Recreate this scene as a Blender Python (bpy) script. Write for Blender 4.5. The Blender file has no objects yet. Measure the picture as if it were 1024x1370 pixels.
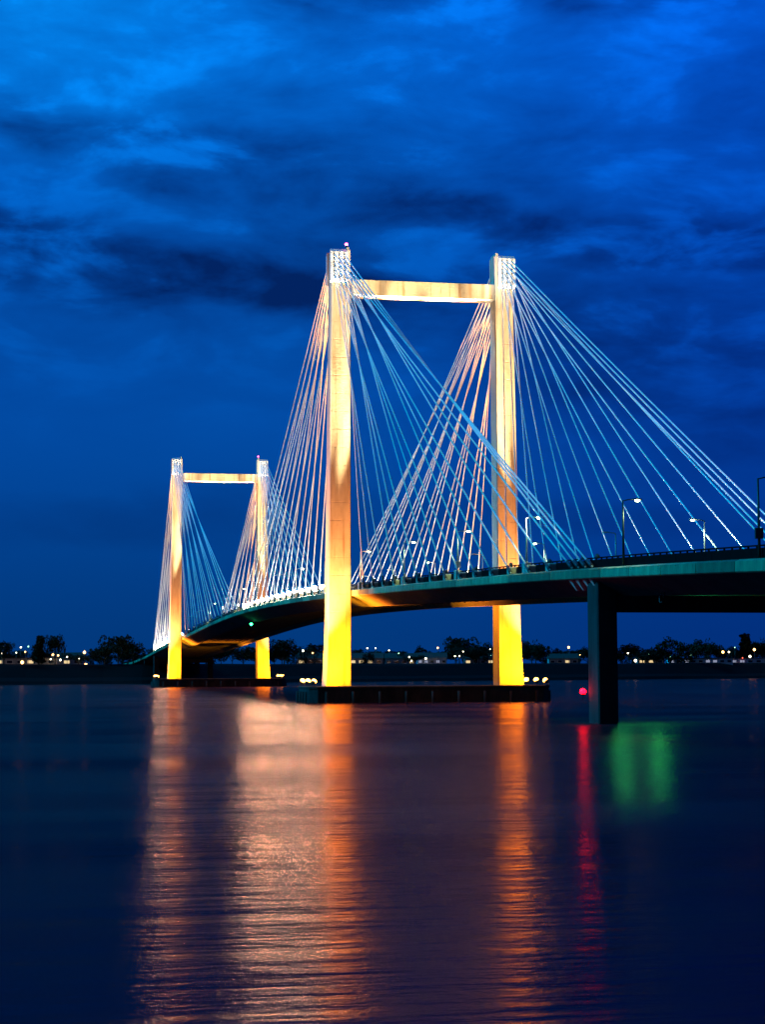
import bpy, bmesh, math, random
from mathutils import Vector, Matrix
from bisect import bisect
random.seed(7)
S = bpy.context.scene
C = bpy.context.scene.collection
PI = math.pi

# ------------------------------------------------------------------ camera
CAM = Vector((-65.315, -291.113, 5.114)); YAW, PITCH, ROLL = 0.199, 0.0855, -0.004
FPX = 2465.4
fwd = Vector((math.sin(YAW)*math.cos(PITCH), math.cos(YAW)*math.cos(PITCH), math.sin(PITCH)))
rgt = Vector((math.cos(YAW), -math.sin(YAW), 0)); up = rgt.cross(fwd)
r2 = rgt*math.cos(ROLL)+up*math.sin(ROLL); u2 = up*math.cos(ROLL)-rgt*math.sin(ROLL)
cd = bpy.data.cameras.new('camera'); cam = bpy.data.objects.new('camera', cd); C.objects.link(cam)
M = Matrix((r2, u2, -fwd)).transposed().to_4x4(); M.translation = CAM; cam.matrix_world = M
cd.sensor_fit = 'VERTICAL'; cd.sensor_height = 36; cd.lens = FPX/1370*36
cd.clip_start = 0.5; cd.clip_end = 20000
S.camera = cam
S.view_settings.view_transform = 'Standard'; S.view_settings.look = 'None'
S.view_settings.exposure = 0; S.view_settings.gamma = 1; S.view_settings.use_curve_mapping = False
S.render.engine = 'CYCLES'
S.cycles.use_denoising = True
S.cycles.max_bounces = 5; S.cycles.diffuse_bounces = 2; S.cycles.glossy_bounces = 3
S.cycles.sample_clamp_indirect = 60; S.cycles.use_light_tree = True

# ------------------------------------------------------------------ world: dusk sky with cloud bands
W = bpy.data.worlds.new('World'); S.world = W; W.use_nodes = True
nt = W.node_tree; nt.nodes.clear()
def N(t, **k):
    n = nt.nodes.new(t)
    for a, b in k.items(): setattr(n, a, b)
    return n
def L(a, b): nt.links.new(a, b)
def math_n(op, a, b=None, c=None, clamp=False):
    n = N('ShaderNodeMath', operation=op, use_clamp=clamp)
    for i, v in enumerate((a, b, c)):
        if v is None: continue
        if isinstance(v, (int, float)): n.inputs[i].default_value = v
        else: L(v, n.inputs[i])
    return n.outputs[0]
def mapr(v, a, b, c=0., d=1., smooth=True):
    n = N('ShaderNodeMapRange', interpolation_type='SMOOTHSTEP' if smooth else 'LINEAR')
    L(v, n.inputs[0])
    for i, x in enumerate((a, b, c, d)): n.inputs[i+1].default_value = x
    return n.outputs[0]
def mixc(f, a, b, mode='MIX'):
    n = N('ShaderNodeMix', data_type='RGBA', blend_type=mode)
    if isinstance(f, (int, float)): n.inputs[0].default_value = f
    else: L(f, n.inputs[0])
    for s, v in ((6, a), (7, b)):
        if isinstance(v, tuple): n.inputs[s].default_value = (*v, 1)
        else: L(v, n.inputs[s])
    return n.outputs[2]
tc = N('ShaderNodeTexCoord'); sep = N('ShaderNodeSeparateXYZ'); L(tc.outputs['Generated'], sep.inputs[0])
gx, gy, gz = sep.outputs
# azimuth from the viewing direction of the river (radians, + to the right), elevation
az = math_n('SUBTRACT', math_n('ARCTAN2', gx, gy), YAW)
el = math_n('ARCSINE', gz)
def fbm(sx, sy, seed, detail=6, rough=.55, dist=0.0, sc=1.0):
    cx = N('ShaderNodeCombineXYZ')
    # noise on the direction itself (no seams): horizontal x, y at scale sx, height at scale sy
    L(math_n('MULTIPLY', gx, sx), cx.inputs[0]); L(math_n('MULTIPLY', gy, sx), cx.inputs[1]); L(math_n('MULTIPLY_ADD', gz, sy, seed), cx.inputs[2])
    n = N('ShaderNodeTexNoise'); n.inputs['Scale'].default_value = sc; n.inputs['Detail'].default_value = detail
    n.inputs['Roughness'].default_value = rough; n.inputs['Distortion'].default_value = dist
    L(cx.outputs[0], n.inputs['Vector']); return n.outputs[0]
big = fbm(6, 16, 3.1, 5, .55, .2)
mid = fbm(13, 34, 8.7, 5, .55, .3)
fine = fbm(38, 84, 1.3, 5, .55, .3)
wob = math_n('MULTIPLY', math_n('SUBTRACT', big, .5), .085)
elw = math_n('ADD', el, wob)
# base gradient: teal navy near the horizon -> saturated blue above
g1 = mixc(mapr(el, 0.0, 0.16), (0.0006, 0.040, 0.20), (0.0006, 0.070, 0.37))
g1 = mixc(mapr(el, 0.2, 0.39), g1, (0.0006, 0.145, 0.70))
g1 = mixc(mapr(az, -0.05, 0.22), g1, mixc(1.0, g1, (1.0, 0.72, 1.0), 'MULTIPLY'))     # violet navy to the right
# glow of the last light, high on the left
gl = math_n('MULTIPLY', mapr(az, 0.02, -0.24), mapr(elw, 0.24, 0.40))
g2 = mixc(gl, g1, (0.0008, 0.25, 0.88))
# cloud bands (dark), each leaning a little
def band(c, slope, w, amt, a0=None, a1=None):
    d = math_n('ABSOLUTE', math_n('SUBTRACT', elw, math_n('MULTIPLY_ADD', az, slope, c)))
    v = math_n('MULTIPLY', mapr(d, w, w*.15), amt)
    if a0 is not None: v = math_n('MULTIPLY', v, mapr(az, a0, a1))
    return v
b = band(0.202, -0.09, 0.032, 0.85, 0.12, -0.03)
b = math_n('MAXIMUM', b, band(0.258, -0.18, 0.026, 0.42, 0.06, -0.05))
b = math_n('MAXIMUM', b, band(0.243, -0.06, 0.022, 0.65, -0.08, 0.05))
b = math_n('MAXIMUM', b, band(0.175, -0.10, 0.065, 0.60, 0.0, 0.12))
b = math_n('MAXIMUM', b, band(0.362, 0.05, 0.028, 0.42, -0.12, -0.03))
b = math_n('MAXIMUM', b, band(0.085, 0.02, 0.022, 0.22))
tex = math_n('MULTIPLY_ADD', math_n('SUBTRACT', mid, .5), 3.2, .5, clamp=True)
ft = math_n('MULTIPLY_ADD', math_n('SUBTRACT', fine, .5), 2.2, .5, clamp=True)
txt = math_n('MULTIPLY_ADD', ft, .2, math_n('MULTIPLY', tex, .8))
hi = mapr(el, 0.10, 0.24)
cl = math_n('ADD', math_n('MULTIPLY', b, math_n('MULTIPLY_ADD', txt, .9, .35)), math_n('MULTIPLY', math_n('MULTIPLY', math_n('SUBTRACT', txt, .42), hi), .75), clamp=True)
lum = math_n('MULTIPLY_ADD', cl, -0.68, 1.0)
lumr = math_n('ADD', lum, math_n('MULTIPLY', math_n('MULTIPLY', math_n('SUBTRACT', .42, txt, clamp=True), hi), 1.2))
cc = N('ShaderNodeCombineXYZ')
sp = N('ShaderNodeSeparateColor'); L(g2, sp.inputs[0])
L(sp.outputs[0], cc.inputs[0]); L(math_n('MULTIPLY', sp.outputs[1], math_n('POWER', lumr, 1.25)), cc.inputs[1]); L(math_n('MULTIPLY', sp.outputs[2], lumr), cc.inputs[2])
# the night side (behind the camera) is darker than the afterglow side
dn = mapr(math_n('ABSOLUTE', az), 0.5, 1.9, 1.0, 0.22)
vm = N('ShaderNodeVectorMath', operation='SCALE'); L(cc.outputs[0], vm.inputs[0]); L(dn, vm.inputs['Scale'])
bg = N('ShaderNodeBackground'); L(vm.outputs[0], bg.inputs[0]); bg.inputs[1].default_value = 1.0
out = N('ShaderNodeOutputWorld'); L(bg.outputs[0], out.inputs[0])

# afterglow: one soft cool directional light from the left of the bridge
sd = bpy.data.lights.new('sun', 'SUN'); so = bpy.data.objects.new('sun', sd); C.objects.link(so)
sd.energy = 4.4; sd.angle = math.radians(12); sd.color = (0.0, 0.40, 0.86)
so.rotation_euler = Vector((0.80, -0.16, -0.55)).to_track_quat('-Z', 'Y').to_euler()

# ------------------------------------------------------------------ materials
def mat(name, col, rough=.7, metal=0., emit=None, es=0., var=None, bump=0., scale=1., streak=None, spec=.5):
    if name in ('bank_earth', 'bark', 'leaves', 'dark_leaves', 'roof_shingle', 'building_wall', 'weathered_pier_concrete', 'girder_concrete', 'dark_parapet', 'pale_building_wall'): spec = .05
    m = bpy.data.materials.new(name); m.use_nodes = True; t = m.node_tree; p = t.nodes['Principled BSDF']
    p.inputs['Base Color'].default_value = (*col, 1); p.inputs['Roughness'].default_value = rough; p.inputs['Metallic'].default_value = metal
    p.inputs['Specular IOR Level'].default_value = spec
    if emit: p.inputs['Emission Color'].default_value = (*emit, 1); p.inputs['Emission Strength'].default_value = es
    c = None
    tcn = t.nodes.new('ShaderNodeTexCoord')
    if var:
        mp = t.nodes.new('ShaderNodeMapping'); t.links.new(tcn.outputs['Object'], mp.inputs[0]); mp.inputs['Scale'].default_value = (scale, scale, scale*.35)
        n = t.nodes.new('ShaderNodeTexNoise'); n.inputs['Scale'].default_value = .55; n.inputs['Detail'].default_value = 8; n.inputs['Roughness'].default_value = .65
        t.links.new(mp.outputs[0], n.inputs['Vector'])
        r = t.nodes.new('ShaderNodeValToRGB'); r.color_ramp.elements[0].position = .32; r.color_ramp.elements[1].position = .66
        r.color_ramp.elements[0].color = (*var, 1); r.color_ramp.elements[1].color = (*col, 1)
        t.links.new(n.outputs[0], r.inputs[0]); c = r.outputs[0]
    if streak:          # vertical run-off stains, wear with a shape of its own
        mp = t.nodes.new('ShaderNodeMapping'); t.links.new(tcn.outputs['Object'], mp.inputs[0]); mp.inputs['Scale'].default_value = (1.6, 1.6, .07)
        n = t.nodes.new('ShaderNodeTexNoise'); n.inputs['Scale'].default_value = 1; n.inputs['Detail'].default_value = 6; t.links.new(mp.outputs[0], n.inputs['Vector'])
        r = t.nodes.new('ShaderNodeValToRGB'); r.color_ramp.elements[0].position = .54; r.color_ramp.elements[1].position = .72
        r.color_ramp.elements[0].color = (0, 0, 0, 1); r.color_ramp.elements[1].color = (streak[3],)*3+(1,)
        t.links.new(n.outputs[0], r.inputs[0])
        x = t.nodes.new('ShaderNodeMix'); x.data_type = 'RGBA'; t.links.new(r.outputs[0], x.inputs[0])
        if c: t.links.new(c, x.inputs[6])
        else: x.inputs[6].default_value = (*col, 1)
        x.inputs[7].default_value = (*streak[:3], 1); c = x.outputs[2]
    if c: t.links.new(c, p.inputs['Base Color'])
    if bump:
        n = t.nodes.new('ShaderNodeTexNoise'); n.inputs['Scale'].default_value = 3*scale; n.inputs['Detail'].default_value = 6; t.links.new(tcn.outputs['Object'], n.inputs['Vector'])
        bn = t.nodes.new('ShaderNodeBump'); bn.inputs['Strength'].default_value = bump; bn.inputs['Distance'].default_value = .05
        t.links.new(n.outputs[0], bn.inputs['Height']); t.links.new(bn.outputs[0], p.inputs['Normal'])
    return m
MAT = dict(
    concrete=mat('tower_concrete', (.42, .37, .30), .85, var=(.31, .26, .20), bump=.35, streak=(.17, .11, .06, .85)),
    beam=mat('stained_concrete', (.45, .42, .35), .85, var=(.36, .31, .23), bump=.35, streak=(.22, .10, .03, .9)),
    head=mat('painted_head_steel', (.60, .60, .60), .5, var=(.5, .5, .5)),
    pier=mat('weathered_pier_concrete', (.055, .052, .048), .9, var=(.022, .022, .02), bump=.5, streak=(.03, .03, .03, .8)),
    fascia=mat('fascia_concrete', (.28, .33, .19), .75, var=(.10, .12, .07), bump=.3, scale=1.6, streak=(.15, .14, .12, .7)),
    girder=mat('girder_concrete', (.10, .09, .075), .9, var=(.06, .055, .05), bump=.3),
    asphalt=mat('asphalt', (.05, .05, .05), .9),
    line=mat('road_paint', (.7, .7, .66), .6),
    rail=mat('dark_parapet', (.004, .004, .004), .9, var=(.002, .002, .002)),
    cable=mat('white_cable_sheath', (.84, .84, .82), .34, var=(.74, .73, .70), spec=.5),
    boot=mat('rubber_boot', (.02, .02, .02), .6),
    block=mat('anchor_concrete', (.42, .38, .30), .85, var=(.3, .27, .22), bump=.3),
    hole=mat('dark_void', (.004, .004, .004), .9),
    steel=mat('galvanised_steel', (.42, .44, .42), .45, metal=.3, var=(.3, .32, .3)),
    dsteel=mat('dark_painted_steel', (.02, .025, .02), .5),
    white=mat('white_enamel', (.75, .75, .7), .5),
    lamp=mat('lamp_glow', (.8, .8, .7), .5, emit=(.85, 1., .50), es=30),
    coolup=mat('uplight_glow_cool', (.8, .8, .8), .5, emit=(.8, .95, 1.), es=4),
    warmup=mat('uplight_glow_warm', (.8, .8, .8), .5, emit=(1., .90, .75), es=640),
    flood=mat('flood_glow', (.8, .8, .8), .5, emit=(1., .42, .06), es=16),
    red=mat('red_glow', (.5, .02, .02), .4, emit=(1., .0004, .003), es=60),
    pink=mat('beacon_glow', (.5, .05, .1), .4, emit=(1., .06, .22), es=25),
    green=mat('green_glow', (.02, .5, .1), .4, emit=(.02, 1., .30), es=40),
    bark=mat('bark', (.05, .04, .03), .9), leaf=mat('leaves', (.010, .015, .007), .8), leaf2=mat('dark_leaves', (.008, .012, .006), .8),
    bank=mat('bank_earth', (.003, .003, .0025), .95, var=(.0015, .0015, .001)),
    bwall=mat('building_wall', (.30, .29, .27), .9), roof=mat('roof_shingle', (.06, .05, .045), .9),
    pale=mat('pale_building_wall', (.5, .5, .52), .9), glassd=mat('window_dark', (.02, .02, .03), .15),
    winlit=mat('window_lit', (.6, .5, .3), .5, emit=(1., .72, .35), es=.9),
    coolwin=mat('window_lit_cool', (.5, .5, .6), .5, emit=(.7, .75, 1.), es=.35),
    t_orange=mat('town_light_orange', (.6, .4, .2), .5, emit=(1., .48, .14), es=9),
    t_white=mat('town_light_white', (.6, .6, .5), .5, emit=(1., .86, .55), es=8),
    t_green=mat('town_light_green', (.4, .6, .5), .5, emit=(.45, 1., .6), es=3),
    t_red=mat('town_light_red', (.6, .1, .05), .5, emit=(1., .12, .06), es=3),
)

t = MAT['fascia'].node_tree; p = t.nodes['Principled BSDF']; src = p.inputs['Base Color'].links[0].from_socket
oi = t.nodes.new('ShaderNodeObjectInfo'); rp = t.nodes.new('ShaderNodeValToRGB'); t.links.new(oi.outputs['Random'], rp.inputs[0])
rp.color_ramp.elements[0].color = (.22, .34, .24, 1); rp.color_ramp.elements[1].color = (1.5, 1.35, 1.1, 1)
x = t.nodes.new('ShaderNodeMix'); x.data_type = 'RGBA'; x.blend_type = 'MULTIPLY'; x.inputs[0].default_value = 1
t.links.new(src, x.inputs[6]); t.links.new(rp.outputs[0], x.inputs[7]); t.links.new(x.outputs[2], p.inputs['Base Color'])

# ------------------------------------------------------------------ mesh helpers
def new_obj(name, me, m, parent=None):
    o = bpy.data.objects.new(name, me); C.objects.link(o)
    if m is not None and not me.materials: me.materials.append(MAT[m] if isinstance(m, str) else m)
    if parent: o.parent = parent
    return o
def mk(name, bm, m, parent=None, smooth=False):
    bmesh.ops.recalc_face_normals(bm, faces=bm.faces)
    me = bpy.data.meshes.new(name); bm.to_mesh(me); bm.free()
    if smooth:
        for p in me.polygons: p.use_smooth = True
    return new_obj(name, me, m, parent)
def inst(name, me, parent=None, loc=(0, 0, 0), rot=(0, 0, 0)):
    o = bpy.data.objects.new(name, me); C.objects.link(o); o.location = loc; o.rotation_euler = rot
    if parent: o.parent = parent
    return o
def empty(name, loc=(0, 0, 0), rz=0., parent=None):
    o = bpy.data.objects.new(name, None); C.objects.link(o); o.location = loc; o.rotation_euler = (0, 0, rz); o.empty_display_size = .5
    if parent: o.parent = parent
    return o
def tag(o, label=None, cat=None, group=None, kind=None):
    if label: o['label'] = label
    if cat: o['category'] = cat
    if group: o['group'] = group
    if kind: o['kind'] = kind
    return o
def box(bm, x0, x1, y0, y1, z0, z1, bev=0.):
    n0 = len(bm.verts)
    r = bmesh.ops.create_cube(bm, size=1)
    for v in r['verts']:
        v.co = Vector((x0+(v.co.x+.5)*(x1-x0), y0+(v.co.y+.5)*(y1-y0), z0+(v.co.z+.5)*(z1-z0)))
    if bev:
        es = set(e for v in r['verts'] for e in v.link_edges)
        bmesh.ops.bevel(bm, geom=list(es), offset=bev, segments=1, affect='EDGES')
    return bm
def loft(bm, rings, caps=True):
    vs = [[bm.verts.new(p) for p in r] for r in rings]
    n = len(rings[0])
    for a, b_ in zip(vs, vs[1:]):
        for i in range(n): bm.faces.new((a[i], a[(i+1) % n], b_[(i+1) % n], b_[i]))
    if caps: bm.faces.new(vs[0][::-1]); bm.faces.new(vs[-1])
    return bm
def tube(bm, pts, rad, n=8):
    pts = [Vector(p) for p in pts]; rings = []
    for i, p in enumerate(pts):
        d = (pts[min(i+1, len(pts)-1)]-pts[max(i-1, 0)]).normalized()
        a = d.orthogonal().normalized() if abs(d.z) < .9 else d.cross(Vector((1, 0, 0))).normalized()
        c = d.cross(a); r = rad[i] if isinstance(rad, (list, tuple)) else rad
        rings.append([p+a*r*math.cos(2*PI*k/n)+c*r*math.sin(2*PI*k/n) for k in range(n)])
    return loft(bm, rings)
def tubem(name, pts, rad, m, parent=None, n=8):
    return mk(name, tube(bmesh.new(), pts, rad, n), m, parent, True)
def boxm(name, x0, x1, y0, y1, z0, z1, m, parent=None, bev=0.):
    return mk(name, box(bmesh.new(), x0, x1, y0, y1, z0, z1, bev), m, parent)
def ball(name, p, r, m, parent=None, sub=1):
    bm = bmesh.new(); bmesh.ops.create_icosphere(bm, subdivisions=sub, radius=r, matrix=Matrix.Translation(p)); return mk(name, bm, m, parent, True)
def spot(name, loc, target, energy, col, size, blend=.5, rad=.25, parent=None):
    ld = bpy.data.lights.new(name, 'SPOT'); ld.energy = energy; ld.color = col; ld.spot_size = math.radians(size); ld.spot_blend = blend; ld.shadow_soft_size = rad
    o = bpy.data.objects.new(name, ld); C.objects.link(o); o.location = loc
    o.rotation_euler = (Vector(target)-Vector(loc)).to_track_quat('-Z', 'Y').to_euler()
    if parent: o.parent = parent; o.location = Vector(loc)-parent.location
    return o
def at(px, depth, z=0.):
    """world point on the ground seen at horizontal photo position px, at that distance along the river view"""
    f = Vector((math.sin(YAW), math.cos(YAW), 0)); p = CAM+f*depth+rgt*((px-512)/FPX*depth)
    return Vector((p.x, p.y, z))

# ------------------------------------------------------------------ ground, water, banks
def shore(px):          # depth of the far waterline
    k = [(-2600, 560), (-1200, 610), (0, 700), (220, 735), (450, 800), (700, 860), (1024, 960), (2000, 1150), (3600, 1500)]
    for (a, d0), (b2, d1) in zip(k, k[1:]):
        if px <= b2: return d0+(d1-d0)*(px-a)/(b2-a)
    return k[-1][1]
bm = bmesh.new(); rows = []
for i in range(121):
    px = -2600+6200*i/120; d0 = shore(px)+3*math.sin(px*.021)+2*math.sin(px*.057)
    col = []
    for j, (dd, z) in enumerate([(-6, -2.5), (0, .0), (4, 1.3), (14, 2.6), (30, 7.2), (36, 8.0), (60, 7.6), (120, 7.3), (260, 7.4), (700, 8), (2500, 9), (9000, 10)]):
        dep = d0+dd; zz = z+(random.uniform(-.25, .25) if 2 <= j < 9 else 0)
        col.append(bm.verts.new(at(px, dep, zz)))
    rows.append(col)
for a, b_ in zip(rows, rows[1:]):
    for j in range(len(a)-1): bm.faces.new((a[j], b_[j], b_[j+1], a[j+1]))
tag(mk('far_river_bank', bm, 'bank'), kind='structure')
bm = bmesh.new(); rows = []
for i in range(61):
    px = -400+800*i/60; col = []
    for dd, z in [(17, -2), (13, 0.0), (8, 1.2), (3, 2.8), (-1, 3.4), (-20, 5.5), (-60, 9), (-400, 12)]:
        c = CAM+Vector((0, 0, 0)); col.append(bm.verts.new((c.x+px, c.y+dd+1.2*math.sin(px*.13), z+random.uniform(-.12, .12))))
    rows.append(col)
for a, b_ in zip(rows, rows[1:]):
    for j in range(len(a)-1): bm.faces.new((a[j], b_[j], b_[j+1], a[j+1]))
tag(mk('near_river_bank', bm, 'bank'), kind='structure')

wm = bpy.data.materials.new('river_water'); wm.use_nodes = True; t = wm.node_tree; t.nodes.clear()
def wn(k, **a):
    n = t.nodes.new(k)
    for x, y in a.items(): setattr(n, x, y)
    return n
o_ = wn('ShaderNodeOutputMaterial'); mix = wn('ShaderNodeMixShader'); fr = wn('ShaderNodeFresnel'); fr.inputs['IOR'].default_value = 1.27
df = wn('ShaderNodeBsdfDiffuse'); df.inputs[0].default_value = (.010, .001, .026, 1)
gs = wn('ShaderNodeBsdfAnisotropic'); gs.inputs['Color'].default_value = (.33, .19, .135, 1); gs.inputs['Roughness'].default_value = .21; gs.inputs['Anisotropy'].default_value = 0.
cv = wn('ShaderNodeCombineXYZ'); cv.inputs[0].default_value = math.cos(YAW); cv.inputs[1].default_value = -math.sin(YAW); t.links.new(cv.outputs[0], gs.inputs['Tangent'])
tcw = wn('ShaderNodeTexCoord'); acc = None
mp = wn('ShaderNodeMapping'); mp.inputs['Rotation'].default_value = (0, 0, YAW); mp.inputs['Scale'].default_value = (.02, .07, 1); t.links.new(tcw.outputs['Object'], mp.inputs[0])
n = wn('ShaderNodeTexNoise'); n.inputs['Scale'].default_value = 1; n.inputs['Detail'].default_value = 5; t.links.new(mp.outputs[0], n.inputs['Vector'])
mr = wn('ShaderNodeMapRange'); mr.inputs[1].default_value = .35; mr.inputs[2].default_value = .65; mr.inputs[3].default_value = .15; mr.inputs[4].default_value = .27
t.links.new(n.outputs[0], mr.inputs[0]); t.links.new(mr.outputs[0], gs.inputs['Roughness'])
for (sx, sy, sc, dist, st, det) in ((.20, 1.0, .6, .20, .6, 3), (.6, 1.0, 2.4, .05, .7, 5), (.30, 1.0, .22, .30, .5, 3), (.08, 1., .1, .6, .35, 2)):
    mp = wn('ShaderNodeMapping'); mp.inputs['Rotation'].default_value = (0, 0, YAW); mp.inputs['Scale'].default_value = (sx, sy, 1)
    t.links.new(tcw.outputs['Object'], mp.inputs[0])
    n = wn('ShaderNodeTexNoise'); n.inputs['Scale'].default_value = sc; n.inputs['Detail'].default_value = det; n.inputs['Roughness'].default_value = .6
    t.links.new(mp.outputs[0], n.inputs['Vector'])
    b_ = wn('ShaderNodeBump'); b_.inputs['Distance'].default_value = dist; b_.inputs['Strength'].default_value = st
    t.links.new(n.outputs[0], b_.inputs['Height'])
    if acc: t.links.new(acc, b_.inputs['Normal'])
    acc = b_.outputs[0]
for n in (gs, df, fr): t.links.new(acc, n.inputs['Normal'])
t.links.new(fr.outputs[0], mix.inputs[0]); t.links.new(df.outputs[0], mix.inputs[1]); t.links.new(gs.outputs[0], mix.inputs[2]); t.links.new(mix.outputs[0], o_.inputs[0])
bm = bmesh.new(); vs = [bm.verts.new(p) for p in ((-3500, -320, 0), (4500, -320, 0), (4500, 3500, 0), (-3500, 3500, 0))]; bm.faces.new(vs)
tag(mk('river_water', bm, wm), kind='structure')

# ------------------------------------------------------------------ the bridge
PROF = [(-340, 5.6), (-220, 10.9), (-166, 13.1), (-118, 14.9), (-67, 16.3), (-19, 17.5), (30, 18.6), (79, 19.3), (107, 19.5), (150, 19.4), (190, 18.75), (235, 17.7), (286, 16.2), (350, 14.4), (418, 12.5), (460, 11.0), (560, 8.9), (660, 8.3)]
def raw(s):
    for (a, z0), (b2, z1) in zip(PROF, PROF[1:]):
        if s <= b2: return z0+(z1-z0)*(s-a)/(b2-a)
    return PROF[-1][1]
def zf(s): return sum(raw(s+d) for d in (-24, -16, -8, 0, 8, 16, 24))/7
def slope(s): return math.atan((zf(s+2)-zf(s-2))/4)
TWR = (0., 299.)
LH = 1.85
ZP, ZT = 2.58, 73.0
bridge = tag(empty('cable_stayed_bridge', (0, 0, 0)), 'long pale concrete cable-stayed road bridge with two floodlit H-shaped towers crossing the river', 'bridge')

def leg_bm(sg, seg=24):
    rings = []
    zs = []
    for i in range(seg+1):
        z = ZP+(ZT-ZP)*i/seg
        if 0 < i < seg: zs += [(z-.05, 0), (z-.03, .014), (z+.03, .014), (z+.05, 0)]
        else: zs.append((z, 0))
    for z, ins in zs:
        t_ = (z-ZP)/(ZT-ZP)
        xi = 12.14-.06*t_; xo = 15.98+(15.06-15.98)*t_+.36*max(0, 1-t_/.16)**2
        y = LH-.10*t_+.05*max(0, 1-t_/.1)
        xi += ins; xo -= ins; y -= ins; c = .14
        pts = [(xi+c, -y), (xo-c, -y), (xo, -y+c), (xo, y-c), (xo-c, y), (xi+c, y), (xi, y-c), (xi, -y+c)]
        rings.append([Vector((sg*a, b2, z)) for a, b2 in pts])
    return loft(bmesh.new(), rings)
def head_bm(sg, sy):
    """steel anchor head let into the face of the leg, sloping lid"""
    bm = bmesh.new(); x0, x1 = 12.62, 15.42
    y0 = LH-.3; y1 = LH+.55
    pr = [(y0, ZT-5.4), (y1-.25, ZT-5.2), (y1, ZT-4.8), (y1, ZT-.45), (y0, ZT+.12)]
    r0 = [Vector((sg*x0, sy*a, b2)) for a, b2 in pr]; r1 = [Vector((sg*x1, sy*a, b2)) for a, b2 in pr]
    return loft(bm, [r0, r1])
COLX = (14.85, 14.02, 13.19)
def hole_pos(k, sg, sy, T):
    row, col = k//3, k % 3
    return Vector((sg*COLX[col], T+sy*(LH+.56), ZT-.95-row*.70))
bm = bmesh.new(); bmesh.ops.create_circle(bm, cap_ends=True, segments=8, radius=.17, matrix=Matrix.Rotation(PI/2, 4, 'X')); o = mk('cable_port', bm, 'hole'); portm = o.data; bpy.data.objects.remove(o)
for T in TWR:
    tw = empty('tower', (0, T, 0), parent=bridge); tag(tw, 'near H-shaped tower' if T == 0 else 'far H-shaped tower')
    for sg in (-1, 1):
        mk('leg', leg_bm(sg), 'concrete', tw)
        for sy in (-1, 1):
            mk('anchor_head', head_bm(sg, sy), 'head', tw)
            for k in range(18):
                p = hole_pos(k, sg, sy, 0); inst('cable_port', portm, tw, p+Vector((0, sy*.004, 0)))
        boxm('cap_slab', min(sg*12.3, sg*12.75), max(sg*12.3, sg*12.75), -1.6, 1.6, ZT, ZT+.55, 'concrete', tw, .05)
    # crossbeam with shallow recessed soffit joints
    bm = bmesh.new(); rings = []
    for i in range(9):
        x = -12.07+24.14*i/8
        for dx, ins in ((-.04, 0), (-.02, .015), (.02, .015), (.04, 0)) if 0 < i < 8 else ((0, 0),):
            y, z0, z1, c = 1.35-ins, 65.7+ins, 68.35-ins, .1
            rings.append([Vector((x+dx, a, b2)) for a, b2 in ((-y+c, z0), (y-c, z0), (y, z0+c), (y, z1-c), (y-c, z1), (-y+c, z1), (-y, z1-c), (-y, z0+c))])
    mk('crossbeam', loft(bm, rings), 'beam', tw)
    px = 19.6 if T == 0 else 20.8
    cap = empty('pier', (0, T, 0), parent=bridge); tag(cap, 'dark concrete pier footing at the waterline')
    bm = bmesh.new(); e = []
    for z, g in ((-3, 0), (2.2, 0), (2.25, .12), (2.5, .12), (ZP, .04)):
        X, Y, c = px+g-.1, 6.5+g-.1, 1.2
        e.append([Vector(v+(z,)) for v in ((-X+c, -Y), (X-c, -Y), (X, -Y+c), (X, Y-c), (X-c, Y), (-X+c, Y), (-X, Y-c), (-X, -Y+c))])
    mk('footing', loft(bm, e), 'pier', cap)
    for k in range(9):
        x = -px+2.6+(2*px-5.2)*k/8
        tubem('fender_pile', [(x, -6.85, -2), (x, -6.85, 1.75)], .22, 'pier', cap)
    for sx in (-1, 1):
        for k in range(4): tubem('fender_pile', [(sx*(px+.3), -4.2+2.8*k, -2), (sx*(px+.3), -4.2+2.8*k, 1.75)], .22, 'pier', cap)

# deck: slab + two triangular edge girders swept along the profile
deck = tag(empty('deck', (0, 0, 0), parent=bridge), 'arched concrete deck with pale fascia edge')
def sweep(sec, s0, s1, step, name, m, parent):
    rings = []; n = max(1, int(round((s1-s0)/step)))
    for i in range(n+1):
        s = s0+(s1-s0)*i/n; z = zf(s); rings.append([Vector((x, s, z+h)) for x, h in sec])
    return mk(name, loft(bmesh.new(), rings), m, parent)
S0, S1 = -330., 640.
sec = [(-11.5, -.1), (-11.78, -.98), (-8.6, -2.62), (-7.3, -2.62), (-6.3, -.75), (6.3, -.75), (7.3, -2.62), (8.6, -2.62), (11.78, -.98), (11.5, -.1)]
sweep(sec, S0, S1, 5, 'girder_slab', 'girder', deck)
sweep([(-10.4, -.02), (10.4, -.02), (10.4, -.3), (-10.4, -.3)][::-1], S0, S1, 5, 'roadway', 'asphalt', deck)
for x in (-3.6, 3.6):
    bm = bmesh.new(); s = S0
    while s < S1:
        vs = [bm.verts.new((x+dx, s+ds, zf(s+ds)-.012)) for dx, ds in ((-.07, 0), (.07, 0), (.07, 3), (-.07, 3))]; bm.faces.new(vs); s += 12
    tag(mk('lane_marking', bm, 'line', deck), kind='stuff')
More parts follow.
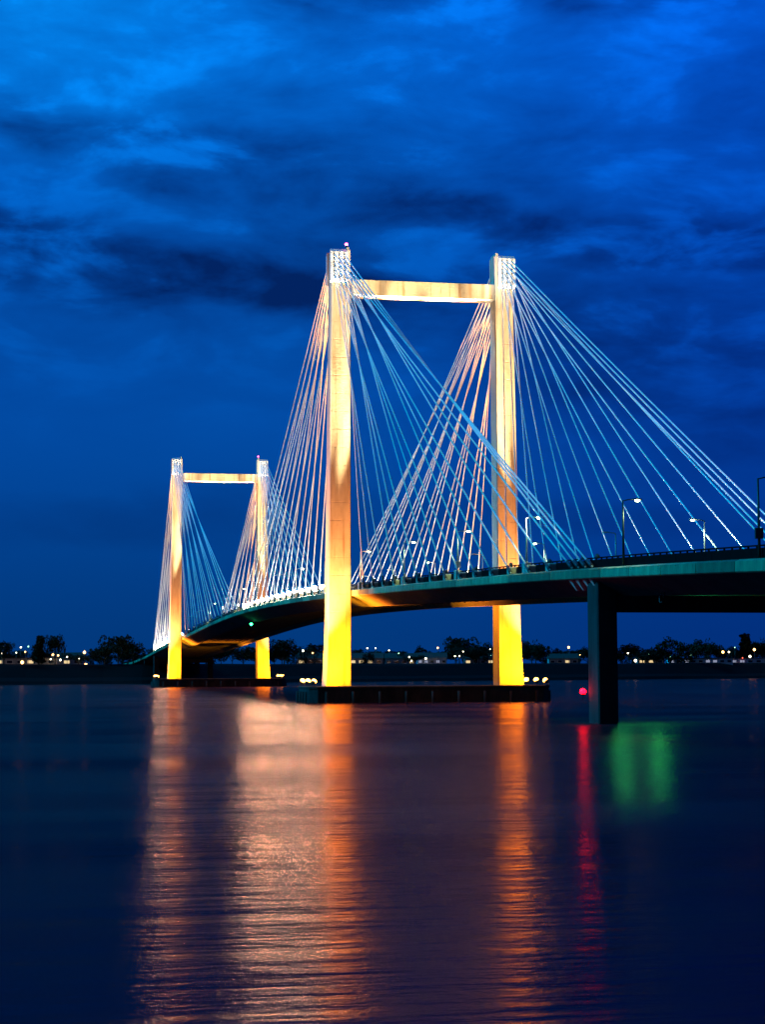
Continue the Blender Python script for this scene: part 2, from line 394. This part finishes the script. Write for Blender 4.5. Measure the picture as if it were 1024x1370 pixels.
# fascia panels, one per 8.05 m deck segment, both edges
PL = 8.05
pan = {}
for sg in (-1, 1):
    bm = bmesh.new(); h = PL/2-.06
    pr = [(11.42, .0), (11.72, .0), (12.08, -.16), (12.10, -.92), (11.98, -1.02), (11.6, -1.02)]
    c = [[Vector((sg*x, yy, z)) for x, z in pr] for yy in (-h, -h+.03, h-.03, h)]
    for r in (0, 3): c[r] = [Vector((v.x*.9985, v.y, v.z-.01)) for v in c[r]]
    loft(bm, c); o = mk('fascia_panel', bm, 'fascia', deck); pan[sg] = o.data; bpy.data.objects.remove(o)
bm = bmesh.new(); box(bm, -.14, .14, -PL/2+.02, PL/2-.02, 0, .86); box(bm, -.05, .05, -PL/2, PL/2, .98, 1.10)
for k in range(5): box(bm, -.06, .06, -PL/2+.8+k*1.6, -PL/2+.95+k*1.6, .84, 1.0)
o = mk('parapet', bm, 'rail', deck); parap = o.data; bpy.data.objects.remove(o)
s = S0+PL/2
while s < S1-PL/2:
    for sg in (-1, 1):
        inst('fascia_panel', pan[sg], deck, (0, s, zf(s)+.01), (slope(s), 0, 0))
        inst('parapet', parap, deck, (sg*10.62, s, zf(s)-.02), (slope(s), 0, 0))
    s += PL
# floor beams under the slab
bm = bmesh.new(); r = []
for y in (-.2, .2): r.append([Vector((x, y, z)) for x, z in ((-7.1, -.72), (7.1, -.72), (6.9, -2.0), (5.6, -1.75), (-5.6, -1.75), (-6.9, -2.0))])
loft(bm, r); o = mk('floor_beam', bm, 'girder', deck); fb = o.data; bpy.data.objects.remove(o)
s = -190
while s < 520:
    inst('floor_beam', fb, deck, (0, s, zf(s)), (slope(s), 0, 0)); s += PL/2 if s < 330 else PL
# short brackets (outriggers) below the fascia at the last stays are made with the cables

# approach piers
for s in (-292, -236, -180, -124, 423, 475, 527, 579):
    ap = empty('approach_pier', (0, s, 0), parent=bridge)
    if s == -124: tag(ap, 'dark approach pier standing in the water nearest the camera')
    for sg in (-1, 1):
        z1 = zf(s)-2.55
        pr = [(-1.5, -.95), (1.5, -.95), (1.5, .95), (-1.5, .95)]
        rings = []
        for z, g in ((-3, 0), (.5, 0), (z1+1.2, 0)):
            X, Y, c = .98+g, 1.55+g, .12; cx = sg*(10.0 if abs(s) < 2000 else 0)
            cx = sg*10.4
            rings.append([Vector((cx+a, b2, z)) for a, b2 in ((-X+c, -Y), (X-c, -Y), (X, -Y+c), (X, Y-c), (X-c, Y), (-X+c, Y), (-X, Y-c), (-X, -Y+c))])
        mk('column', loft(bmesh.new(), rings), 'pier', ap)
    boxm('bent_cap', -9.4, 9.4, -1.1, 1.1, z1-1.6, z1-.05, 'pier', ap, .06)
# service conduit and hanging loops below the near deck edge
for s in (-136.5, -166.):
    z = zf(s)-2.3; tubem('drain_loop', [(-9.0, s, z), (-9.2, s+.05, z-.5), (-9.3, s-.35, z-.95), (-9.3, s-.85, z-.95), (-9.2, s-1.1, z-.5), (-9.1, s-1., z-.1)], .05, 'dsteel', bridge, 6)

# stay cables
side = [124.7, 122.6, 120.4, 118.3]+[110.8, 103.3, 95.8, 88.0, 80.2, 72.8, 65.0, 57.0, 49.0, 41.1, 33.3, 25.3, 17.3, 9.5]
main = [146.0-8.02*k for k in range(18)]
bm = bmesh.new(); tube(bm, [(0, 0, 0), (0, 0, 1.5)], [.21, .17], 8); o = mk('cable_boot', bm, 'boot', None, True); bootm = o.data; bpy.data.objects.remove(o)
bm = bmesh.new(); loft(bm, [[Vector((x, y, z)) for x, y in ((-.42, -.7), (.42, -.7), (.42, .7), (-.42, .7))] for z in (-.05, .75)]+[[Vector((x, y, .85)) for x, y in ((-.34, -.6), (.34, -.6), (.34, .6), (-.34, .6))]]); o = mk('anchor_block', bm, 'block'); blockm = o.data; bpy.data.objects.remove(o)
# uplight: a small can with a glowing lens, local +Z is the beam
def upl(glow, lr=.2):
    bm = bmesh.new(); tube(bm, [(0, 0, 0), (0, 0, .1), (0, 0, .42)], [.12, .2, .22], 8); h = mk('cable_uplight', bm, 'dsteel'); me = h.data; bpy.data.objects.remove(h)
    bm = bmesh.new(); bmesh.ops.create_uvsphere(bm, u_segments=8, v_segments=5, radius=lr, matrix=Matrix.Translation((0, 0, .42)) @ Matrix.Diagonal((1, 1, .6, 1))); h = mk('uplight_lens', bm, glow, None, True); ml = h.data; bpy.data.objects.remove(h)
    return me, ml
UPW, UPC = upl('warmup', .38), upl('coolup')
bm = bmesh.new(); loft(bm, [[Vector((x, y, 0)) for x, y in ((-.5, -.4), (.5, -.4), (.5, .4), (-.5, .4))], [Vector((x, y, -1.0)) for x, y in ((.2, -.15), (.45, -.15), (.45, .15), (.2, .15))]]); o = mk('anchor_bracket', bm, 'block'); brk = o.data; bpy.data.objects.remove(o)
E_WARM, E_COOL = 70000, 110000
for T in TWR:
    for sg in (-1, 1):
        for sy in (-1, 1):
            outward = (sy == -1) == (T == 0)        # side span
            offs = side if outward else main
            for k, d in enumerate(offs):
                s = T+sy*d; B = Vector((sg*11.55, s, zf(s)+.15)); A = hole_pos(k, sg, sy, T)
                v = A-B; Lc = v.length; dirv = v/Lc
                pts = []
                for i in range(13):
                    q = i/12; p = B.lerp(A, q); p.z -= 4*q*(1-q)*Lc*Lc*1.6e-5; pts.append(p-B)
                cab = mk('stay_cable', tube(bmesh.new(), pts, .10 if T == 0 else .12, 6), 'cable', bridge, True); cab.location = B
                rot = dirv.to_track_quat('Z', 'Y').to_euler()
                inst('cable_boot', bootm, cab, dirv*.1, rot)
                if not (outward and k < 4): inst('anchor_block', blockm, cab, (-sg*.45, -sy*1.1, -.15))
                elif T == 0: inst('anchor_bracket', brk, cab, (-sg*.25, 0, -1.2), (0, 0, 0 if sg < 0 else PI))
                warm = (sy == 1)
                if (k % 2 == 0 or warm):
                    h, l = (UPW if warm else UPC)
                    q = Vector((-sg*.45, -sy*1.3*(-1 if k < 4 and outward else 1)*(1 if not (k < 4 and outward) else .4), .85)); c_ = inst('cable_uplight', h, cab, q, rot); inst('uplight_lens', l, cab, q, rot)
                    if k % 2 == 0:
                        e = E_WARM if warm else E_COOL
                        aim = B.lerp(A, .62)
                        lo = spot('uplight_beam', B+q+dirv*.8, A-Vector((0, 0, -1.0 if k < 12 else 3.0)), e*(Lc/85)**2.4, (1., .80, .56) if warm else (1., .88, .66), 8 if k < 9 else 10, 1.0, .2)
                        lo.parent = cab; lo.location = q+dirv*.8

# ------------------------------------------------------------------ floodlights on the pier footings
def floodlight(loc, aim, label, group, beams):
    o = tag(empty('floodlight', loc), label, 'floodlight', group)
    d = (Vector(aim)-Vector(loc)).normalized(); rot = d.to_track_quat('Z', 'Y').to_euler()
    boxm('base_plate', -.3, .3, -.3, .3, 0, .06, 'dsteel', o)
    bm = bmesh.new(); box(bm, -.42, -.36, -.05, .05, .04, .75); box(bm, .36, .42, -.05, .05, .04, .75); mk('yoke', bm, 'dsteel', o)
    bm = bmesh.new(); tube(bm, [(0, 0, -.35), (0, 0, -.2), (0, 0, .25), (0, 0, .3)], [.15, .3, .36, .36], 10); h = mk('housing', bm, 'dsteel', o, True); h.location = (0, 0, .62); h.rotation_euler = rot
    bm = bmesh.new(); bmesh.ops.create_uvsphere(bm, u_segments=10, v_segments=6, radius=.42, matrix=Matrix.Translation((0, 0, .27)) @ Matrix.Diagonal((1, 1, .75, 1))); l = mk('lens', bm, 'flood', o, True); l.location = (0, 0, .62); l.rotation_euler = rot
    src = Vector(loc)+Vector((0, 0, .62))+d*.65
    for tg, e, c, sz in beams: spot('flood_beam', src, tg, e, c, sz, 1.0, .3, o)
    return o
ORG = (1., .35, .003); AMB = (1., .36, .10); WRM = (1., .72, .35)
ordn = ['first', 'second', 'third']
for T in TWR:
    px = 18.9 if T == 0 else 20.0
    which = 'near' if T == 0 else 'far'; kf = 1.0
    for sg in (-1, 1):
        lx = sg*14.
        hand = 'left' if sg < 0 else 'right'
        for j, y in enumerate((-5.8, -.2, 5.6)):
            if j == 0:
                beams = [((lx, T-1.85, 9), 95000*kf, ORG, 132), ((sg*3, T-9, 17), 190000*kf, (1., .24, .015), 75), ((lx, T-1.8, 36), 400000*kf, AMB, 50), ((sg*10, T-13, 16.5), 60000*kf, (1., .17, .01), 50), ((lx-sg*1.0, T-1.8, 70), 6000000*kf, WRM, 6), ((sg*9.5, T-1.35, 67), 8000000*kf, WRM, 6), ((sg*3.2, T-1.35, 67), 11000000*kf, WRM, 7)]
            elif j == 1:
                beams = [((sg*15.8, T, 12), 60000*kf, ORG, 85), ((sg*14, T, 45), 220000*kf, AMB, 30)]
            else:
                beams = [((lx, T+1.85, 14), 70000*kf, ORG, 75), ((lx, T+1.8, 45), 500000*kf, AMB, 28)]
            pos = ['front corner', 'middle one', 'back corner'][j]
            floodlight((sg*px, T+y, ZP), beams[0][0], f'orange floodlight on the {which} tower footing, {hand} end, {pos}', 'floodlights on the tower footings', beams)

# ------------------------------------------------------------------ street lamps on the deck
def street_lamp(s, sg, lit, label, h=6.0, dark=False, sign=False, ped=True):
    z = zf(s); x = sg*11.0
    o = tag(empty('street_lamp', (x, s, z)), label, 'street lamp', 'street lamps along the deck')
    m = 'dsteel' if dark else 'steel'
    tubem('pole', [(0, 0, .0), (0, 0, h*.5), (0, 0, h)], [.13, .10, .08], m, o)
    tubem('arm', [(0, 0, h-.05), (-sg*.5, 0, h+.08), (-sg*1.1, 0, h+.1)], .055, m, o, 6)
    bm = bmesh.new(); r = []
    for xx, w, hh in ((.9, .08, .06), (1.1, .18, .11), (1.6, .2, .12), (1.85, .1, .06)):
        r.append([Vector((-sg*xx, a, h+.1+b2)) for a, b2 in ((-w, -.02), (w, -.02), (w*.7, hh), (-w*.7, hh))])
    mk('lamp_head', loft(bm, r), m, o)
    if lit:
        bm = bmesh.new(); bmesh.ops.create_uvsphere(bm, u_segments=8, v_segments=6, radius=.2, matrix=Matrix.Translation((-sg*1.4, 0, h+.04)) @ Matrix.Diagonal((1.2, 1, .75, 1))); mk('bulb', bm, 'lamp', o, True)
        ld = bpy.data.lights.new('street_light', 'SPOT'); ld.spot_size = math.radians(138); ld.spot_blend = .5; ld.energy = 1500; ld.color = (.72, 1., .42); ld.shadow_soft_size = .25
        lo = bpy.data.objects.new('street_light', ld); C.objects.link(lo); lo.parent = o; lo.location = (-sg*1.4, 0, h-.35)
    else:
        boxm('glass_cover', min(-sg*1.2, -sg*1.6), max(-sg*1.2, -sg*1.6), -.14, .14, h+.02, h+.075, 'glassd', o)
    if ped: boxm('pedestal', -.38, .38, -.55, .55, -.02, 1.15, 'block', o, .04)
    if sign: boxm('sign_box', -.32, .32, -.1, .1, 1.5, 2.3, 'dsteel' if dark else 'white', o, .02)
nth = ['first', 'second', 'third', 'fourth', 'fifth', 'sixth', 'seventh', 'eighth', 'ninth', 'tenth', 'eleventh', 'twelfth', 'thirteenth']
for i, (s, lit, dark, sign) in enumerate([(-3.9, 1, 0, 0), (-37.1, 1, 0, 0), (-69., 1, 0, 1), (-100.2, 1, 0, 0), (-132.2, 1, 1, 0), (-163.1, 0, 1, 1)]):
    nm = 'dark unlit' if not lit else ('dark-poled lit' if dark else 'pale lit')
    street_lamp(s, -1, lit, f'{nm} street lamp on the left deck edge, {nth[i]} from near tower towards camera', dark=dark, sign=sign, ped=not dark)
for i, s in enumerate([30., 63.9, 94., 126.8, 156.3, 190.2, 221.6, 257.2, 285.]):
    street_lamp(s, -1, i in (1, 4, 6), f'small street lamp on the left deck edge between towers, {nth[i]} from near tower', h=5.7)
for i, s in enumerate([330., 362., 394.]):
    street_lamp(s, -1, i == 1, f'tiny street lamp on the left deck edge beyond the far tower, {nth[i]} from that tower', h=5.5)
for i, (s, lit, sign) in enumerate([(-32.3, 1, 0), (-64.8, 0, 1), (-95.9, 1, 0), (-127., 0, 0)]):
    street_lamp(s, 1, lit, f'pale {"lit" if lit else "unlit"} street lamp on the right deck edge, {nth[i]} from near tower towards camera', sign=sign, h=6.2)
for i, s in enumerate([3.7, 38.6, 74.1, 102.7, 137., 168., 200., 232., 264.]):
    street_lamp(s, 1, i in (1,), f'small street lamp on the right deck edge between towers, {nth[i]} from near tower', h=6.0)

# ------------------------------------------------------------------ navigation and aircraft lights
def nav(name, loc, m, label, col, e, r=.28, hang=True, pole=None):
    o = tag(empty(name, loc), label, 'light')
    if hang:
        tubem('stem', [(0, 0, .3), (0, 0, 1.0)], .05, 'dsteel', o, 6); tubem('cap', [(0, 0, .18), (0, 0, .34)], [.3, .16], 'dsteel', o)
    else:
        tubem('stem', [(0, 0, -pole), (0, 0, -.25)], .05, 'dsteel', o, 6); tubem('cap', [(0, 0, -.36), (0, 0, -.2)], [.16, .26], 'dsteel', o)
    ball('lens', (0, 0, 0), r, m, o, 2)
    ld = bpy.data.lights.new('nav_light', 'POINT'); ld.energy = e; ld.color = col; ld.shadow_soft_size = .3
    lo = bpy.data.objects.new('nav_light', ld); C.objects.link(lo); lo.parent = o; lo.location = (0, 0, -.45 if hang else .45)
zc = zf(140)-3.4
nav('navigation_light', (-9.6, 143, zf(143)-3.3), 'green', 'small green navigation light hanging under the middle of the main span', (.05, 1, .4), 60, .3)
nav('navigation_light', (-1.6, -104, zf(-104)-2.3), 'green', 'green navigation light under the side span, the one nearer the dark approach pier', (.03, 1, .25), 1100, .3)
nav('navigation_light', (2.2, -104, zf(-104)-2.3), 'green', 'added green light under the side span, widening the reflection, farther from the approach pier', (.03, 1, .25), 1100, .3)  # unseen second green light, added to broaden the green reflection on the water
nav('navigation_light', (-11.9, -122.4, 3.0), 'red', 'bright red navigation light on a bracket at the foot of the dark approach pier', (1, .02, .05), 40, .30, False, .8)
nav('aircraft_beacon', (-12.55, -.6, ZT+1.15), 'pink', 'pinkish red aircraft warning beacon on top of the left leg of the near tower', (1, .1, .3), 60, .26, False, .62)
nav('aircraft_beacon', (12.5, 299-.6, ZT+1.15), 'pink', 'faint pinkish beacon on top of the right leg of the far tower', (1, .1, .3), 30, .2, False, .62)

# ------------------------------------------------------------------ trees on the far bank
def crown_mesh(seed, kind):
    rnd = random.Random(seed); V = []; F = []; lobes = []
    if kind == 'round':
        for i in range(11):
            a = rnd.uniform(0, 2*PI); r = rnd.uniform(.1, .62); lobes.append((r*math.cos(a), r*math.sin(a), rnd.uniform(.38, .84), rnd.uniform(.18, .34), rnd.uniform(.14, .22)))
        lobes.append((0, 0, .68, .42, .28))
    elif kind == 'tall':
        for i in range(10):
            z = .18+.078*i; lobes.append((rnd.uniform(-.05, .05), rnd.uniform(-.05, .05), z, .19*(1-.045*i)*rnd.uniform(.8, 1.15), .11))
    else:
        for i in range(13):
            a = rnd.uniform(0, 2*PI); r = rnd.uniform(.2, 1.0); lobes.append((r*math.cos(a), r*math.sin(a), rnd.uniform(.2, .75), rnd.uniform(.2, .36), rnd.uniform(.12, .24)))
    for (x, y, z, rx, rz) in lobes:
        for k in range(95):
            u, w = rnd.uniform(-1, 1), rnd.uniform(0, 2*PI); q = math.sqrt(1-u*u); rr = rnd.uniform(.55, 1.12)
            p = Vector((x+rx*rr*q*math.cos(w), y+rx*rr*q*math.sin(w), z+rz*rr*u)); s = rnd.uniform(.03, .062)
            a = Vector((rnd.uniform(-1, 1), rnd.uniform(-1, 1), rnd.uniform(-1, 1))).normalized(); b2 = a.orthogonal().normalized()
            i0 = len(V); V.extend([p+a*s, p+b2*s*.7, p-a*s, p-b2*s*.7]); F.append((i0, i0+1, i0+2, i0+3))
    me = bpy.data.meshes.new('crown'); me.from_pydata([tuple(v) for v in V], [], F); me.materials.append(MAT['leaf' if seed % 2 else 'leaf2']); return me
def trunk_mesh(kind):
    bm = bmesh.new(); tube(bm, [(0, 0, -.03), (.01, 0, .2), (0, .01, .6)], [.035, .025, .01], 6)
    if kind != 'tall':
        for a in (0.4, 2.3, 4.4): tube(bm, [(0, 0, .22), (.2*math.cos(a), .2*math.sin(a), .42), (.36*math.cos(a), .36*math.sin(a), .6)], [.018, .012, .005], 5)
    o = mk('trunk', bm, 'bark'); me = o.data; bpy.data.objects.remove(o); return me
CR = {k: [crown_mesh(s_, k) for s_ in ((1, 2, 3) if k == 'round' else (11, 12) if k == 'tall' else (21, 22))] for k in ('round', 'tall', 'wide')}
TR = {k: trunk_mesh(k) for k in CR}
def tree(px, dd, top, kind, wid, label, group='trees on the far bank', grp_only=False):
    """top = photo row of the crown's top, which gives the height at that distance"""
    dep = shore(px)+dd; zg = 7.3; h = (899-top)*dep/FPX+CAM.z-zg
    h = max(h, 2.5)
    o = tag(empty('tree', at(px, dep, zg), random.uniform(0, 6.28)), label, 'tree', group)
    w = wid*dep/FPX/2/(.72 if kind == 'round' else .23 if kind == 'tall' else 1.15)
    for nm, me in (('crown', random.choice(CR[kind])), ('trunk', TR[kind])):
        c = inst(nm, me, o); c.scale = (w, w, h/(.97 if kind != 'tall' else 1.0))
feature = [
    (52, 40, 851, 'tall', 20, 'narrow upright dark tree on the far left bank'),
    (74, 42, 851, 'round', 34, 'round dark tree just right of the narrow tree on the left bank'),
    (140, 40, 862, 'round', 40, 'dark bushy tree left of the tallest clump before the far tower'),
    (158, 45, 852, 'round', 44, 'tallest dark tree of the clump left of the far tower'),
    (178, 42, 862, 'round', 40, 'sloping dark tree close to the left of the far tower'),
    (6, 40, 859, 'round', 30, 'dark tree cut by the left edge of the picture'),
    (380, 60, 858, 'round', 46, 'large dark tree right of the far tower'),
    (405, 70, 866, 'round', 36, 'smaller dark tree beside the left leg of the near tower'),
    (614, 60, 856, 'round', 44, 'domed dark tree left of the right leg of the near tower'),
    (640, 70, 862, 'round', 34, 'dark tree directly left of the right tower leg'),
    (716, 60, 860, 'round', 38, 'dark tree directly right of the right tower leg'),
    (905, 50, 856, 'wide', 76, 'broad dark tree right of the approach pier'),
    (947, 55, 859, 'round', 36, 'blocky dark tree beside the broad one on the right'),
    (995, 60, 852, 'tall', 24, 'narrow upright dark tree on the far right bank'),
    (1018, 55, 858, 'round', 36, 'dark tree cut by the right edge of the picture'),
    (845, 60, 866, 'round', 44, 'low dark tree just right of the approach pier')]
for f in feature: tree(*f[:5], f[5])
fill = []
def where(px):
    for b, t_ in ((0, 'before the picture edge'), (40, 'at the bank\'s left end'), (130, 'before the tall clump'), (222, 'by the far tower clump'), (345, 'behind the far tower legs'),
                  (432, 'between the two towers'), (560, 'just right of the tower\'s left leg'), (662, 'just left of the tower\'s right leg'), (790, 'between near tower and pier'),
                  (880, 'just right of the approach pier'), (960, 'by the blocky right tree'), (1024, 'at the bank\'s right end')):
        if px < b: return t_
    return 'right of the picture edge'
px = -150
while px < 1180:
    base = 872 if px < 220 else 869
    if 430 < px < 600: base = 872
    if px < 0 or px > 1024: base = 864
    fill.append((px, random.choice((50, 90, 130, 170)), base+random.uniform(-6, 7), random.choice(('round', 'round', 'wide')), random.uniform(22, 44))); px += random.uniform(9, 20)
cnt = {}; nth += ['fourteenth', 'fifteenth', 'sixteenth', 'seventeenth', 'eighteenth', 'nineteenth', 'twentieth']
for f in fill:
    cnt[where(f[0])] = cnt.get(where(f[0]), 0)+1
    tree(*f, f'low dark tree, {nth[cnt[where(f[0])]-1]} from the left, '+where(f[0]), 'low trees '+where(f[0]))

# ------------------------------------------------------------------ houses along the far bank
def house(px, dd, w, d, h, label, wall='bwall', lit=(0,), flat=False, nwin=4, z=7.4, winmat='winlit'):
    dep = shore(px)+dd
    o = tag(empty('house' if not flat else 'long_building', at(px, dep, z), -YAW), label, 'house' if not flat else 'building', 'houses on the far bank')
    boxm('wall', -w/2, w/2, -d/2, d/2, -.5, h, wall, o)
    bm = bmesh.new()
    if flat: box(bm, -w/2-.3, w/2+.3, -d/2-.3, d/2+.3, h, h+.4)
    else:
        r = [[Vector((x, y, zz)) for y, zz in ((-d/2-.5, h), (d/2+.5, h), (0, h+d*.28))] for x in (-w/2-.4, w/2+.4)]; loft(bm, r)
    mk('roof', bm, 'roof', o)
    for i in range(nwin):
        x = -w/2+w*(i+.5)/nwin; ww = min(1.3, w/nwin*.3)
        f = boxm('window', x-ww, x+ww, -d/2-.06, -d/2+.02, .9, min(2.3, h-.4), 'white', o)
        boxm('pane', x-ww+.12, x+ww-.12, -d/2-.085, -d/2-.05, 1.0, min(2.2, h-.5), winmat if i in lit else 'glassd', f)
hs = [(489, 60, 16, 9, 3.2, 'small house with lit windows right of the near left tower leg', 'bwall', (0, 1, 2), False, 4),
      (577, 55, 14, 9, 3.4, 'house with a row of pale blue windows left of the centre of the far bank', 'pale', (0, 1, 3), False, 5),
      (934, 50, 34, 10, 3.0, 'long low pale building by the blocky right tree', 'pale', (0, 2, 5, 6), True, 9),
      (1000, 50, 40, 10, 3.0, 'long low pale building at the right edge of the far bank', 'pale', (1, 2, 3, 7), True, 9),
      (30, 60, 30, 9, 3.0, 'long low building behind the star-bright lamp on the left bank', 'bwall', (1, 4), True, 7),
      (92, 75, 13, 9, 3.2, 'house with one lit window between the round tree and the clump', 'bwall', (1,), False, 3),
      (640, 80, 15, 9, 3.4, 'house with lit windows under the tree left of the right tower leg', 'bwall', (0, 3), False, 4),
      (752, 70, 15, 9, 3.2, 'house with a lit window between the right tower leg and approach pier', 'bwall', (2,), False, 4),
      (868, 60, 14, 9, 3.2, 'house with lit windows right of the approach pier', 'bwall', (0, 1), False, 3),
      (535, 90, 15, 9, 3.4, 'dim house in the middle of the far bank', 'bwall', (3,), False, 4),
      (415, 60, 12, 9, 3.2, 'dim house close to the left of the near tower', 'bwall', (0,), False, 3)]
for i, h_ in enumerate(hs): house(*h_, winmat='coolwin' if h_[6] == 'pale' else 'winlit')

# town lamps: photo column, photo row of the glow, size, colour
def town(px, row, r, m, label=None, dd=46):
    dep = shore(px)+dd; z = (899-row)*dep/FPX+CAM.z; g = 7.2; hh = max(z-g, .6)
    o = tag(empty('town_lamp', at(px, dep, g)), label, 'lamp', 'lamps in the town on the far bank')
    tubem('pole', [(0, 0, -.3), (0, 0, hh-r*.8)], [.12, .08], 'dsteel', o, 5)
    ball('globe', (0, 0, hh), r, m, o, 1)
TL = [(30, 887, .75, 't_orange', 'bright orange lamp standing apart on the left bank'), (81, 884, .45, 't_white', 'white lamp below the round tree on the left bank'),
      (71, 877, .5, 't_orange', 'orange lamp in front of the round tree on the left bank'), (78, 878, .4, 't_orange', 'pale orange lamp next to the one under the round tree'),
      (106, 883, .4, 't_white', 'white lamp halfway between the round tree and the clump'), (113, 874, .65, 't_orange', 'upper large orange lamp left of the tree clump'),
      (115, 894, .65, 't_orange', 'lower large orange lamp left of the tree clump, near the water'),
      (879, 881, .01, 't_white'), (849, 888, .75, 't_white', 'wide warm white glow on the bank right of the approach pier'), (839, 878, .4, 't_white', 'small lamp above the wide glow right of the approach pier'),
      (966, 877, .75, 't_orange', 'bright orange lamp under the blocky tree on the right'), (974, 877, .5, 't_white', 'white lamp touching the bright orange one on the right'),
      (1008, 874, .75, 't_orange', 'upper bright lamp at the far right of the bank'), (1002, 883, .7, 't_white', 'lower bright lamp at the far right of the bank'),
      (760, 870, .6, 't_orange', 'orange lamp between the right tower leg and the approach pier'), (405, 873, .5, 't_white', 'white lamp left of the near left tower leg'), (418, 876, .45, 't_orange', 'orange lamp close beside the near left tower leg'),
      (569, 884, .5, 't_white', 'brightest lamp in the middle of the far bank'), (585, 870, .45, 't_orange', 'high orange lamp in the middle of the far bank'), (547, 882, .4, 't_white'), (550, 887, .35, 't_white'),
      (491, 870, .35, 't_white'), (502, 870, .3, 't_white'), (608, 881, .35, 't_white'), (614, 881, .35, 't_white'), (619, 875, .3, 't_white'), (533, 877, .3, 't_green'),
      (284, 882, .3, 't_green', 'tiny pale lamp seen under the deck between the far tower legs'), (867, 879, .3, 't_green'), (982, 871, .3, 't_green'), (992, 885, .35, 't_red', 'small red light left of the lower bright lamp on the right')]
for x_, y_ in ((5, 867), (28, 867), (38, 866), (2, 875), (22, 874), (34, 873), (53, 875), (54, 882), (68, 883), (2, 881), (172, 873), (58, 881), (90, 880), (640, 878), (656, 880), (655, 872), (896, 883), (923, 881), (520, 873), (775, 880)):
    TL.append((x_, y_, random.uniform(.22, .36), random.choice(('t_white', 't_white', 't_orange', 't_green'))))
cnt = {}
for t_ in sorted(TL, key=lambda q: q[0]):
    if len(t_) < 5:
        w_ = ({'t_white': 'tiny white lamp', 't_orange': 'tiny orange lamp', 't_green': 'tiny greenish lamp', 't_red': 'tiny red lamp'}[t_[3]], where(t_[0])); cnt[w_] = cnt.get(w_, 0)+1
        t_ = t_+(f'{w_[0]}, {nth[cnt[w_]-1]} from the left, {w_[1]}',)
    if t_[2] > .05: town(*t_)
bpy.context.view_layer.update()
